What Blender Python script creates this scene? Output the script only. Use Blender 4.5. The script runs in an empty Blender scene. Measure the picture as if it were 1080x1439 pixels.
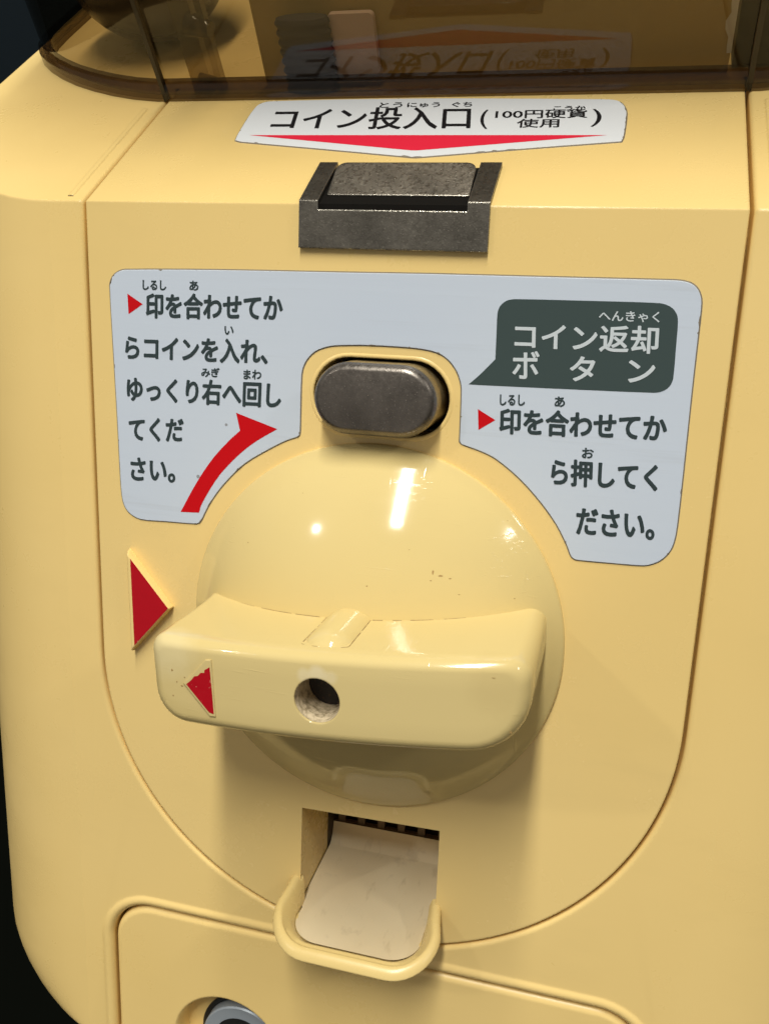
import bpy, bmesh, math, random
from mathutils import Vector, Matrix
from mathutils.geometry import tessellate_polygon
random.seed(7)
sc = bpy.context.scene
COL = sc.collection
MM = 0.001
PI = math.pi
cos, sin, sqrt = math.cos, math.sin, math.sqrt

# ------------------------------------------------------------------ camera, light, exposure
TILT = math.radians(33)                      # the coin panel leans back by this much
RT = Matrix.Rotation(-TILT, 3, 'X')          # panel frame (x right, y into machine, z up the panel) -> world
BASE = Vector((0, 100, -110))                # base point of the machine in the panel frame, mm
LIFT = Vector((0, 0, 0.42))
def W(v):                                    # panel-frame mm -> world metres
    return RT @ (Vector(v) * MM) + LIFT
cam = bpy.data.cameras.new('camera')
cam.sensor_width = 36
cam.sensor_fit = 'AUTO'
cam.lens = 1250.05 / 1439 * 36
cam.clip_start = 0.005
cam.clip_end = 100
cam.dof.use_dof = False
co = bpy.data.objects.new('camera', cam)
COL.objects.link(co)
from mathutils import Euler
rc = Euler((1.33034, -0.03708, 0.26328), 'XYZ').to_matrix()
M4 = (RT @ rc).to_4x4()
M4.translation = W((41.417, -153.022, 62.219))
co.matrix_world = M4
sc.camera = co

wd = bpy.data.worlds.new('World')
sc.world = wd
wd.use_nodes = True
bg = wd.node_tree.nodes['Background']
_N, _L = wd.node_tree.nodes, wd.node_tree.links
_tc = _N.new('ShaderNodeTexCoord')
_dot = _N.new('ShaderNodeVectorMath'); _dot.operation = 'DOT_PRODUCT'
_dot.inputs[1].default_value = Vector((-0.25, -0.72, 0.65)).normalized()
_L.new(_tc.outputs['Generated'], _dot.inputs[0])
_mr = _N.new('ShaderNodeMapRange')
_mr.inputs['From Min'].default_value = -0.2; _mr.inputs['From Max'].default_value = 1.0
_mr.inputs['To Min'].default_value = 0.02; _mr.inputs['To Max'].default_value = 0.29
_L.new(_dot.outputs['Value'], _mr.inputs['Value'])
_L.new(_mr.outputs[0], bg.inputs['Strength'])
bg.inputs['Color'].default_value = (1.0, 0.95, 0.87, 1)

def area(name, loc, sx, sy, watt, col, target=(0, 0, 0.42)):
    l = bpy.data.lights.new(name, 'AREA')
    l.shape = 'RECTANGLE'; l.size = sx; l.size_y = sy
    l.energy = watt; l.color = col
    o = bpy.data.objects.new(name, l); COL.objects.link(o)
    o.location = loc
    return o
o = area('ceiling_tube', (0.02, 0.05, 2.45), 0.15, 1.3, 49, (1.0, 0.985, 0.90))
o = area('side_tube', (2.2, 0.1, 2.3), 0.12, 0.5, 9, (1.0, 0.97, 0.90))
o.rotation_euler = (0, math.radians(48), 0)
o = area('side_lamp', (-1.45, -0.65, 2.3), 0.085, 0.085, 4.5, (1.0, 0.97, 0.90))
o.rotation_euler = (math.radians(18), math.radians(-36), 0)

vs = sc.view_settings
vs.view_transform = 'Standard'
vs.look = 'None'
vs.exposure = 0.10
vs.gamma = 1
vs.use_curve_mapping = False
sc.cycles.max_bounces = 10
sc.cycles.transparent_max_bounces = 16
sc.cycles.caustics_reflective = False
sc.cycles.caustics_refractive = False

# ------------------------------------------------------------------ geometry of the two planes of the front
ANG = 0.946346                                # the upper slope against the panel
EZ = 76.9                                     # height of the crease
SN, CN = sin(ANG), cos(ANG)
def U(x, t, h=0.0):                           # unrolled front (x, t), height h off the surface -> panel frame
    if t < EZ - 1e-6:
        return Vector((x, -h, t))
    if t <= EZ + 1e-6:
        return Vector((x, -h, EZ + h * (1 - CN) / SN))
    s = t - EZ
    return Vector((x, s * SN - h * CN, EZ + s * CN + h * SN))

# measured outlines, on the unrolled front (mm)
D = {
'inst_outline': [[-53.09, 61.8], [-52.59, 63.25], [-51.5, 64.24], [-49.83, 64.76], [-31.17, 65.26], [-6.26, 65.55], [7.61, 65.75], [29.69, 65.88], [46.25, 65.99], [48.66, 65.95], [50.3, 65.59], [51.39, 64.74], [52.08, 63.23], [52.23, 61.2], [52.26, 55.42], [52.31, 47.83], [52.43, 38.73], [52.52, 29.35], [52.47, 24.78], [52.13, 22.43], [51.32, 20.8], [49.96, 19.48], [47.87, 18.67], [42.61, 18.48], [36.8, 18.39], [36.01, 18.59], [35.51, 19.15], [34.79, 20.75], [32.68, 24.33], [29.65, 28.05], [25.71, 31.9], [21.36, 35.03], [18.51, 36.2], [15.28, 37.11], [14.83, 37.54], [14.77, 41.71], [14.62, 46.74], [14.25, 48.3], [13.52, 49.84], [12.28, 51.35], [10.59, 52.47], [8.24, 53.07], [4.65, 53.33], [-2.03, 53.36], [-7.37, 53.09], [-9.82, 52.74], [-12.28, 51.73], [-14.0, 49.86], [-14.77, 47.46], [-14.9, 39.31], [-14.96, 36.77], [-15.26, 36.16], [-17.63, 35.2], [-21.27, 33.17], [-26.05, 30.02], [-30.4, 25.55], [-33.19, 21.66], [-34.9, 18.33], [-35.47, 17.64], [-36.32, 17.39], [-42.85, 17.2], [-48.05, 17.1], [-50.64, 18.24], [-51.85, 20.38], [-52.21, 24.62], [-52.45, 36.62], [-52.78, 48.73]], 'bubble': [[15.81, 47.63], [17.67, 49.41], [20.12, 52.13], [20.04, 55.96], [19.97, 59.66], [20.29, 60.88], [21.33, 61.86], [22.85, 62.18], [34.24, 62.35], [45.83, 62.42], [47.58, 61.91], [48.58, 60.92], [48.96, 59.62], [49.12, 55.26], [49.22, 50.62], [48.79, 49.31], [47.84, 48.48], [46.43, 48.13], [31.19, 47.82], [17.78, 47.62]], 'arrow': [[-39.27, 19.48], [-35.33, 19.71], [-34.86, 21.23], [-33.16, 24.26], [-30.94, 27.56], [-28.2, 30.59], [-25.52, 33.08], [-22.87, 35.04], [-19.32, 37.23], [-27.53, 39.69], [-26.74, 36.38], [-29.0, 34.31], [-32.0, 31.04], [-34.22, 28.04], [-36.49, 24.47]], 'mk1': [[-49.43, 60.49], [-46.31, 58.69], [-49.29, 56.74]], 'mk2': [[17.68, 43.48], [20.82, 41.78], [18.0, 39.87]], 'coin_outline': [[-35.83, 99.42], [-36.14, 101.59], [-36.51, 109.27], [-36.35, 113.61], [-35.72, 114.94], [-34.13, 115.75], [-18.56, 116.04], [1.91, 115.79], [31.28, 114.39], [34.78, 113.96], [36.24, 112.67], [37.16, 109.92], [37.39, 106.22], [37.33, 99.84], [37.05, 98.2], [19.64, 95.6], [2.23, 92.78], [0.82, 92.78], [-16.75, 95.83], [-34.4, 98.8]], 'coin_red': [[-33.59, 101.24], [34.56, 100.3], [1.39, 95.01], [0.32, 95.02]],
'txt_l': [['印を合わせてか', [[-45.73, 56.12], [-18.48, 56.77], [-45.59, 60.82]], 0.155], ['しるし', [[-46.23, 61.27], [-41.36, 61.35], [-46.18, 63.08]], 0.065], ['あ', [[-36.72, 61.51], [-34.87, 61.48], [-36.69, 63.29]], 0.065], ['らコインを入れ、', [[-50.32, 48.27], [-21.27, 48.89], [-50.15, 52.81]], 0.155], ['い', [[-29.79, 53.87], [-27.96, 53.96], [-29.78, 55.43]], 0.065], ['ゆっくり右へ回し', [[-50.26, 40.34], [-18.63, 41.08], [-50.09, 45.14]], 0.155], ['みぎ', [[-34.54, 45.91], [-30.8, 46.04], [-34.52, 47.67]], 0.065], ['まわ', [[-26.04, 45.98], [-22.49, 46.14], [-26.04, 47.76]], 0.065], ['てくだ', [[-50.13, 32.56], [-38.4, 33.27], [-49.97, 37.2]], 0.155], ['さい。', [[-50.0, 24.71], [-40.29, 25.17], [-49.84, 29.46]], 0.155]],
'txt_r': [['印を合わせてか', [[21.61, 39.45], [49.28, 40.15], [21.39, 44.0]], 0.155], ['しるし', [[21.41, 44.37], [25.69, 44.57], [21.29, 46.26]], 0.065], ['あ', [[30.65, 44.72], [32.4, 44.84], [30.51, 46.5]], 0.065], ['ら押してく', [[31.12, 31.23], [48.75, 31.71], [30.83, 35.96]], 0.155], ['お', [[35.89, 36.38], [37.86, 36.45], [35.82, 38.19]], 0.065], ['ださい。', [[36.04, 22.93], [49.12, 23.31], [35.76, 27.8]], 0.155]],
'txt_b': [['コイン返却', [[23.21, 54.01], [46.43, 54.36], [22.98, 58.44]], 0.1], ['へんきゃく', [[36.63, 59.21], [46.15, 59.37], [36.48, 60.89]], 0.03], ['ボ', [[23.21, 49.02], [27.78, 49.21], [22.88, 53.69]], 0.1], ['タ', [[32.81, 49.2], [36.98, 49.36], [32.46, 53.32]], 0.1], ['ン', [[42.19, 49.55], [46.51, 49.73], [41.83, 53.18]], 0.1]],
'txt_c': [['コイン投入口', [[-30.14, 103.37], [9.75, 102.98], [-31.54, 112.45]], 0.13], ['(', [[11.46, 102.95], [12.88, 102.93], [10.48, 110.55]], 0.05], [')', [[31.39, 103.46], [33.13, 103.43], [31.22, 110.25]], 0.05], ['100円硬貨', [[13.67, 106.93], [30.56, 106.83], [13.33, 110.47]], 0.06], ['使用', [[18.16, 103.27], [25.87, 103.28], [17.9, 106.68]], 0.06], ['とう', [[-9.88, 111.95], [-5.24, 111.97], [-10.29, 114.25]], 0.05], ['にゅう', [[-4.32, 111.94], [2.22, 111.9], [-4.64, 114.06]], 0.05], ['ぐち', [[4.56, 111.83], [8.49, 111.87], [4.32, 113.92]], 0.05], ['こうか', [[24.04, 109.85], [29.95, 109.83], [23.97, 111.69]], 0.05]], 'tri_out': [[-50.75, 10.88], [-41.24, -0.42], [-50.36, -11.08]], 'tri_in': [[-49.7, 9.21], [-41.63, -0.23], [-49.37, -9.22]]}


# ------------------------------------------------------------------ materials
def nmat(name):
    m = bpy.data.materials.new(name); m.use_nodes = True
    return m, m.node_tree.nodes, m.node_tree.links, m.node_tree.nodes['Principled BSDF']
def simple(name, col, rough=0.5, metal=0.0, **k):
    m, N, L, p = nmat(name)
    p.inputs['Base Color'].default_value = (*col, 1)
    p.inputs['Roughness'].default_value = rough
    p.inputs['Metallic'].default_value = metal
    for a, b in k.items():
        p.inputs[a.replace('_', ' ')].default_value = b
    return m
def mathn(N, L, op, a, b=None, clamp=False):
    n = N.new('ShaderNodeMath'); n.operation = op; n.use_clamp = clamp
    for i, x in enumerate((a, b)):
        if x is None: continue
        if isinstance(x, (int, float)): n.inputs[i].default_value = x
        else: L.new(x, n.inputs[i])
    return n.outputs[0]
def noise(N, L, vec, scale, detail=3, rough=0.5):
    n = N.new('ShaderNodeTexNoise'); n.inputs['Scale'].default_value = scale
    n.inputs['Detail'].default_value = detail; n.inputs['Roughness'].default_value = rough
    L.new(vec, n.inputs['Vector'])
    return n.outputs['Fac']
def ramp(N, L, fac, a, b, lo=0.0, hi=1.0):
    n = N.new('ShaderNodeMapRange'); n.inputs['From Min'].default_value = a; n.inputs['From Max'].default_value = b
    n.inputs['To Min'].default_value = lo; n.inputs['To Max'].default_value = hi
    L.new(fac, n.inputs['Value'])
    return n.outputs[0]
def mixc(N, L, fac, a, b):
    n = N.new('ShaderNodeMix'); n.data_type = 'RGBA'
    L.new(fac, n.inputs[0])
    for i, x in ((6, a), (7, b)):
        if isinstance(x, tuple): n.inputs[i].default_value = (*x, 1)
        else: L.new(x, n.inputs[i])
    return n.outputs[2]

def plastic(name, col, dirt=(0.30, 0.17, 0.05), rough=0.22, bev=0.5, speck=1.0, bump=0.006, scratch=0.0, pale=()):
    m, N, L, p = nmat(name)
    tc = N.new('ShaderNodeTexCoord').outputs['Object']
    # slow colour drift of yellowed plastic
    drift = noise(N, L, tc, 14, 3)
    c = mixc(N, L, ramp(N, L, drift, .3, .7), tuple(x * y for x, y in zip(col, (.97, .955, .90))), tuple(x * y for x, y in zip(col, (1.02, 1.02, 1.03))))
    # sparse dark specks
    v = N.new('ShaderNodeTexVoronoi'); v.inputs['Scale'].default_value = 120; v.inputs['Randomness'].default_value = 1
    L.new(tc, v.inputs['Vector'])
    sepc = N.new('ShaderNodeSeparateColor'); L.new(v.outputs['Color'], sepc.inputs[0])
    pick = mathn(N, L, 'GREATER_THAN', sepc.outputs[0], 0.93)
    rad = mathn(N, L, 'MULTIPLY', sepc.outputs[1], 0.065)
    dot = mathn(N, L, 'LESS_THAN', v.outputs['Distance'], rad)
    sp = mathn(N, L, 'MULTIPLY', mathn(N, L, 'MULTIPLY', pick, dot), 0.75 * speck)
    c = mixc(N, L, sp, c, dirt)
    # faint smears
    mp = N.new('ShaderNodeMapping'); mp.inputs['Scale'].default_value = (60, 60, 200); mp.inputs['Rotation'].default_value = (0, .5, 0)
    L.new(tc, mp.inputs['Vector'])
    sm = noise(N, L, mp.outputs[0], 1.0, 4, .6)
    sm2 = noise(N, L, tc, 40, 2)
    smf = mathn(N, L, 'MULTIPLY', ramp(N, L, sm, .48, .85), ramp(N, L, sm2, .42, .78, 0, .22 * speck))
    c = mixc(N, L, smf, c, tuple(x * .72 for x in col))
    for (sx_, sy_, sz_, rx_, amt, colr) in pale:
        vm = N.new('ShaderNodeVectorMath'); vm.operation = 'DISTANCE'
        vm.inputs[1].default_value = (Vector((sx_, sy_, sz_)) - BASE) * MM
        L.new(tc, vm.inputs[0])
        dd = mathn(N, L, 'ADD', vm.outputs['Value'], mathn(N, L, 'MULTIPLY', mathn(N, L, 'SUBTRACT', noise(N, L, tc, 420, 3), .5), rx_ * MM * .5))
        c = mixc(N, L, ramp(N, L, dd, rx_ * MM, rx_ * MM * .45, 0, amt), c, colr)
    L.new(c, p.inputs['Base Color'])
    r = noise(N, L, tc, 55, 5, .7)
    L.new(ramp(N, L, r, .3, .7, rough * .75, rough * 1.35), p.inputs['Roughness'])
    p.inputs['IOR'].default_value = 1.48
    p.inputs['Subsurface Weight'].default_value = 0.0
    bv = N.new('ShaderNodeBevel'); bv.samples = 6; bv.inputs['Radius'].default_value = bev * MM
    b = N.new('ShaderNodeBump'); b.inputs['Strength'].default_value = bump; b.inputs['Distance'].default_value = 0.0004
    fine = noise(N, L, tc, 260, 3, .6)
    L.new(fine, b.inputs['Height']); L.new(bv.outputs[0], b.inputs['Normal'])
    if scratch:
        mp2 = N.new('ShaderNodeMapping'); mp2.inputs['Scale'].default_value = (70, 900, 2200); mp2.inputs['Rotation'].default_value = (0, .12, 0)
        L.new(tc, mp2.inputs['Vector'])
        s_ = noise(N, L, mp2.outputs[0], 1.0, 3, .6)
        mp3 = N.new('ShaderNodeMapping'); mp3.inputs['Scale'].default_value = (900, 120, 120); mp3.inputs['Rotation'].default_value = (0, -.5, 0)
        L.new(tc, mp3.inputs['Vector'])
        s2_ = noise(N, L, mp3.outputs[0], 1.0, 2, .6)
        b2 = N.new('ShaderNodeBump'); b2.inputs['Strength'].default_value = scratch; b2.inputs['Distance'].default_value = .00006
        hh = mathn(N, L, 'ADD', ramp(N, L, s_, .60, .74), ramp(N, L, s2_, .64, .74, 0, .7))
        L.new(mathn(N, L, 'MULTIPLY', hh, ramp(N, L, noise(N, L, tc, 70, 2), .42, .62)), b2.inputs['Height']); L.new(b.outputs[0], b2.inputs['Normal'])
        L.new(b2.outputs[0], p.inputs['Normal'])
    else:
        L.new(b.outputs[0], p.inputs['Normal'])
    return m
CREAM = (0.82, 0.60, 0.24)
M = {}
M['body'] = plastic('cream_plastic', CREAM, rough=.30, bev=.7, scratch=.0)
M['panel'] = plastic('cream_panel_plastic', (0.82, 0.602, 0.243), rough=.25, bev=.5, scratch=.04)
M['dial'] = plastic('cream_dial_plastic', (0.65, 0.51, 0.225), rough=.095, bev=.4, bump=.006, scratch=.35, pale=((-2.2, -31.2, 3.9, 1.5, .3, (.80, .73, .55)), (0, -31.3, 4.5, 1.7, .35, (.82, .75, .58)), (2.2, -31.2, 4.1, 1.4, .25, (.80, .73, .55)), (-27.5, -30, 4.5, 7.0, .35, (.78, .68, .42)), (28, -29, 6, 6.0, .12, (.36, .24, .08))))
M['tray'] = plastic('cream_tray_plastic', (0.74, 0.56, 0.235), rough=.28, bev=.5, speck=1.0)

def sticker_mat():
    m, N, L, p = nmat('white_sticker')
    tc = N.new('ShaderNodeTexCoord').outputs['Object']
    mp = N.new('ShaderNodeMapping'); mp.inputs['Scale'].default_value = (18, 300, 420); mp.inputs['Rotation'].default_value = (0, .06, 0)
    L.new(tc, mp.inputs['Vector'])
    st = noise(N, L, mp.outputs[0], 1.0, 5, .65)
    c = mixc(N, L, ramp(N, L, st, .60, .80, 0, .45), (.54, .60, .70), (.42, .45, .50))
    sp = noise(N, L, tc, 30, 3)
    c = mixc(N, L, ramp(N, L, sp, .55, .8, 0, .25), c, (.50, .53, .58))
    v = N.new('ShaderNodeTexVoronoi'); v.inputs['Scale'].default_value = 170
    L.new(tc, v.inputs['Vector'])
    sepc = N.new('ShaderNodeSeparateColor'); L.new(v.outputs['Color'], sepc.inputs[0])
    dot = mathn(N, L, 'LESS_THAN', v.outputs['Distance'], mathn(N, L, 'MULTIPLY', sepc.outputs[1], .07))
    c = mixc(N, L, mathn(N, L, 'MULTIPLY', mathn(N, L, 'MULTIPLY', dot, mathn(N, L, 'GREATER_THAN', sepc.outputs[0], .93)), .7), c, (.16, .15, .14))
    L.new(c, p.inputs['Base Color'])
    p.inputs['Roughness'].default_value = 0.34
    b = N.new('ShaderNodeBump'); b.inputs['Strength'].default_value = .08; b.inputs['Distance'].default_value = .0003
    L.new(st, b.inputs['Height']); L.new(b.outputs[0], p.inputs['Normal'])
    return m
M['sticker'] = sticker_mat()
M['coin_sticker'] = simple('white_coin_sticker', (.74, .765, .80), .32)
M['sticker_edge'] = simple('sticker_edge_grime', (.20, .17, .13), .6)
M['ink'] = simple('dark_slate_ink', (.032, .048, .052), .36, Specular_IOR_Level=.22)
M['black_ink'] = simple('black_ink', (.012, .012, .014), .36, Specular_IOR_Level=.22)
M['bubble'] = simple('slate_print', (.046, .068, .068), .34, Specular_IOR_Level=.22)
M['white_ink'] = simple('pale_ink', (.55, .60, .64), .36)
M['red'] = simple('red_print', (.53, .002, .006), .34, Specular_IOR_Level=.22)
M['red_bright'] = simple('bright_red_print', (.74, .022, .055), .34, Specular_IOR_Level=.22)

def red_paint():
    m, N, L, p = nmat('worn_red_paint')
    tc = N.new('ShaderNodeTexCoord').outputs['Object']
    n = noise(N, L, tc, 900, 4, .7)
    n2 = noise(N, L, tc, 160, 2)
    f = mathn(N, L, 'MULTIPLY', ramp(N, L, n, .62, .68), ramp(N, L, n2, .56, .62))
    L.new(mixc(N, L, f, (.42, .002, .010), (.75, .36, .28)), p.inputs['Base Color'])
    p.inputs['Roughness'].default_value = .32
    p.inputs['Specular IOR Level'].default_value = .3
    b = N.new('ShaderNodeBump'); b.inputs['Strength'].default_value = .15; b.inputs['Distance'].default_value = .0004
    L.new(noise(N, L, tc, 420, 3), b.inputs['Height']); L.new(b.outputs[0], p.inputs['Normal'])
    return m
M['red_paint'] = red_paint()

def cast_metal(name, col, rough, bs, edge=.9):
    m, N, L, p = nmat(name)
    tc = N.new('ShaderNodeTexCoord').outputs['Object']
    n = noise(N, L, tc, 3600, 2, .6)
    n1 = noise(N, L, tc, 1500, 3, .6)
    n2 = noise(N, L, tc, 170, 4, .6)
    c = mixc(N, L, ramp(N, L, n2, .35, .65), tuple(x * .78 for x in col), tuple(x * 1.15 for x in col))
    c = mixc(N, L, ramp(N, L, n, .64, .72, 0, .7), c, tuple(min(1, x * 2.4) for x in col))  # paler specks painted in for the sparkle of the cast grain
    bv = N.new('ShaderNodeBevel'); bv.samples = 8; bv.inputs['Radius'].default_value = .40 * MM
    ge = N.new('ShaderNodeNewGeometry')
    dt = N.new('ShaderNodeVectorMath'); dt.operation = 'DOT_PRODUCT'
    L.new(bv.outputs[0], dt.inputs[0]); L.new(ge.outputs['Normal'], dt.inputs[1])
    # rubbed edges; their bright highlight is painted into the colour
    ed = ramp(N, L, dt.outputs['Value'], .99, .86, 0, edge)
    ed = mathn(N, L, 'MULTIPLY', ed, ramp(N, L, n1, .36, .56), True)
    c = mixc(N, L, ed, c, (.62, .58, .50))
    L.new(c, p.inputs['Base Color'])
    p.inputs['Metallic'].default_value = .85
    r_ = ramp(N, L, n1, .3, .7, rough * 1.25, rough * .7)
    L.new(mathn(N, L, 'SUBTRACT', r_, mathn(N, L, 'MULTIPLY', ed, .1)), p.inputs['Roughness'])
    b = N.new('ShaderNodeBump'); b.inputs['Strength'].default_value = bs; b.inputs['Distance'].default_value = .00012
    L.new(mathn(N, L, 'ADD', n, mathn(N, L, 'MULTIPLY', n1, .35)), b.inputs['Height']); L.new(bv.outputs[0], b.inputs['Normal']); L.new(b.outputs[0], p.inputs['Normal'])
    return m
M['cast'] = cast_metal('dark_cast_metal', (.175, .16, .135), .33, .45)
M['flap'] = cast_metal('rough_cast_flap', (.25, .225, .19), .32, .5)
M['button'] = cast_metal('dark_button_metal', (.17, .15, .132), .36, .2)
M['brass_edge'] = cast_metal('worn_metal_side', (.36, .28, .15), .45, .6)
M['dark'] = simple('cavity_shade_black', (.006, .005, .004), .8, Specular_IOR_Level=.1)  # near-black colour stands in for the shade inside the openings
M['grime'] = simple('brown_grime', (.27, .16, .05), .7)
M['grille'] = simple('brown_grille', (.13, .08, .035), .6)
M['darkbrown'] = simple('dark_brown_plastic', (.05, .033, .018), .6)

def lining():
    m, N, L, p = nmat('pale_tray_lining')
    tc = N.new('ShaderNodeTexCoord').outputs['Object']
    n = noise(N, L, tc, 120, 5, .6); n2 = noise(N, L, tc, 45, 3)
    c = mixc(N, L, ramp(N, L, n2, .35, .7), (.70, .585, .385), (.62, .50, .31))
    c = mixc(N, L, ramp(N, L, n, .60, .74, 0, .6), c, (.38, .29, .18))
    mp = N.new('ShaderNodeMapping'); mp.inputs['Scale'].default_value = (420, 120, 120); mp.inputs['Rotation'].default_value = (0, 0, .25)
    L.new(tc, mp.inputs['Vector'])
    n3 = noise(N, L, mp.outputs[0], 1.0, 4, .6)
    c = mixc(N, L, ramp(N, L, n3, .60, .72, 0, .45), c, (.42, .32, .18))
    L.new(c, p.inputs['Base Color']); p.inputs['Roughness'].default_value = .6
    return m
M['scuff'] = simple('scuff_brown', (.36, .22, .07), .6)
M['worn'] = simple('bare_white_plastic', (.70, .61, .38), .3)
M['lining'] = lining()
def rust_mat():
    m, N, L, p = nmat('dark_rusty_screw')
    tc = N.new('ShaderNodeTexCoord').outputs['Object']
    n = noise(N, L, tc, 1600, 4, .7)
    L.new(mixc(N, L, ramp(N, L, n, .56, .68), (.012, .008, .006), (.10, .045, .02)), p.inputs['Base Color'])
    p.inputs['Roughness'].default_value = .6
    return m
M['rust'] = rust_mat()
def hole_mat():
    m, N, L, p = nmat('dirty_white_bore')
    tc = N.new('ShaderNodeTexCoord').outputs['Object']
    n = noise(N, L, tc, 900, 5, .7)
    L.new(mixc(N, L, ramp(N, L, n, .42, .66), (.66, .54, .36), (.24, .18, .10)), p.inputs['Base Color'])
    p.inputs['Roughness'].default_value = .7
    return m
M['bore'] = hole_mat()
M['chrome'] = simple('lock_metal', (.30, .335, .375), .42, .25)
M['lock_dark'] = simple('lock_dark', (.01, .01, .01), .35)

def smoked(name, tint, rough=.02, f=1.0):
    m = bpy.data.materials.new(name); m.use_nodes = True
    N, L = m.node_tree.nodes, m.node_tree.links
    N.remove(N['Principled BSDF'])
    out = N['Material Output']
    tr = N.new('ShaderNodeBsdfTransparent'); tr.inputs[0].default_value = (*tint, 1)
    gl = N.new('ShaderNodeBsdfGlossy'); gl.inputs['Roughness'].default_value = rough
    fr = N.new('ShaderNodeFresnel'); fr.inputs[0].default_value = 1.52
    ge = N.new('ShaderNodeNewGeometry')
    fac = mathn(N, L, 'MULTIPLY', fr.outputs[0], mathn(N, L, 'SUBTRACT', 1.0, ge.outputs['Backfacing']))
    fac = mathn(N, L, 'MULTIPLY', fac, f)
    mx = N.new('ShaderNodeMixShader')
    L.new(fac, mx.inputs[0]); L.new(tr.outputs[0], mx.inputs[1]); L.new(gl.outputs[0], mx.inputs[2])
    L.new(mx.outputs[0], out.inputs[0])
    return m
M['smoke'] = smoked('smoked_plastic', (.53, .475, .39), .03, .8)
M['smoke_rim'] = smoked('smoked_plastic_thick', (.39, .335, .27), .14)
M['clear'] = smoked('clear_tinted_plastic', (.62, .56, .45), .05)
M['seam'] = simple('dark_seam_plastic', (.02, .014, .008), .4)  # near-black bars mark the seams of the window
M['card'] = simple('tan_display_card', (.52, .37, .13), .6)
M['card_edge'] = simple('torn_white_paper', (.8, .78, .7), .8)
M['roll'] = simple('dark_ribbed_rubber', (.055, .05, .055), .55)
M['pale'] = simple('pale_pink_block', (.70, .52, .42), .55)
M['ball'] = simple('dark_capsule_plastic', (.06, .055, .06), .25)
M['wall'] = simple('dark_blue_grey_wall', (.016, .024, .031), .8, Specular_IOR_Level=.1)
M['floor'] = simple('dark_floor', (.0035, .004, .003), .8, Specular_IOR_Level=.0)
M['stand'] = simple('black_stand', (.008, .008, .008), .7)

# ------------------------------------------------------------------ object helpers
def finish(name, bm, mat, parent=None, smooth=None, origin=None, merge=True):
    """links bm (panel-frame mm) as one mesh object under the machine (or with its own origin)"""
    if merge: bmesh.ops.remove_doubles(bm, verts=bm.verts, dist=1e-4)
    bmesh.ops.recalc_face_normals(bm, faces=bm.faces) if smooth != 'keep' else None
    og = Vector(origin) if origin is not None else BASE
    for v in bm.verts: v.co = (v.co - og) * MM
    me = bpy.data.meshes.new(name)
    bm.to_mesh(me); bm.free()
    mats = mat if isinstance(mat, (list, tuple)) else [mat]
    for m_ in mats: me.materials.append(m_)
    ob = bpy.data.objects.new(name, me)
    COL.objects.link(ob)
    if smooth:
        for pl in me.polygons: pl.use_smooth = True
        me.set_sharp_from_angle(angle=math.radians(smooth if isinstance(smooth, (int, float)) else 35))
    if parent is not None:
        ob.parent = parent
    elif origin is not None:
        ob.rotation_euler = (-TILT, 0, 0); ob.location = W(origin)
    return ob
def tag(o, label, cat, group=None, kind=None):
    if label: o['label'] = label
    if cat: o['category'] = cat
    if group: o['group'] = group
    if kind: o['kind'] = kind
    return o

def quadstrip(bm, A, B, closed=False):
    va = [bm.verts.new(p) for p in A]; vb = [bm.verts.new(p) for p in B]
    n = len(A)
    for i in range(n if closed else n - 1):
        j = (i + 1) % n
        try: bm.faces.new((va[i], va[j], vb[j], vb[i]))
        except ValueError: pass
def loft(bm, rings, closed=True, cap0=False, cap1=False):
    vr = [[bm.verts.new(p) for p in r] for r in rings]
    n = len(rings[0])
    for a, b in zip(vr, vr[1:]):
        for i in range(n if closed else n - 1):
            j = (i + 1) % n
            bm.faces.new((a[i], a[j], b[j], b[i]))
    if cap0: bm.faces.new(vr[0])
    if cap1: bm.faces.new(list(reversed(vr[-1])))
    return vr
def flat(bm, loops, f):
    """triangulated polygon with holes; loops of 2D points, f maps them into space"""
    tris = tessellate_polygon([[Vector((a, b, 0)) for a, b in l] for l in loops])
    pts = [q for l in loops for q in l]
    vs_ = [bm.verts.new(f(*q)) for q in pts]
    for t in tris:
        if len(set(t)) == 3:
            try: bm.faces.new([vs_[i] for i in t])
            except ValueError: pass
def normals2d(P, closed):
    n = len(P); out = []
    for i in range(n):
        a = P[(i - 1) % n] if (closed or i > 0) else None
        b = P[i]
        c = P[(i + 1) % n] if (closed or i < n - 1) else None
        def nn(p, q):
            d = Vector((q[0] - p[0], q[1] - p[1]));
            d.normalize(); return Vector((d.y, -d.x))
        if a is None: m = nn(b, c)
        elif c is None: m = nn(a, b)
        else:
            m1, m2 = nn(a, b), nn(b, c); m = m1 + m2
            if m.length < 1e-6: m = m1
            m.normalize(); m /= max(.4, m.dot(m1))
        out.append(m)
    return out
def offset(P, d, closed=True):
    return [(p[0] + m.x * d, p[1] + m.y * d) for p, m in zip(P, normals2d(P, closed))]
def ccw(P):
    a = sum(P[i][0] * P[(i + 1) % len(P)][1] - P[(i + 1) % len(P)][0] * P[i][1] for i in range(len(P)))
    return list(P) if a > 0 else list(reversed(P))
def sweep(bm, P, prof, closed=False, f=U):
    """profile [(outward d, height h)] swept along outline P (outward = right hand of the walking direction)"""
    ns = normals2d(P, closed)
    rings = [[f(p[0] + m.x * d, (p[1] + m.y * d) if abs(p[1] - EZ) > 1e-6 else p[1], h) for p, m in zip(P, ns)] for d, h in prof]
    for A, B in zip(rings, rings[1:]): quadstrip(bm, A, B, closed)
def fillet(r, k=5):
    return [(r * (1 - sin(i / k * PI / 2)), -r * (1 - cos(i / k * PI / 2))) for i in range(k + 1)]   # (d,h): (r,0) -> (0,-r)
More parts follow.
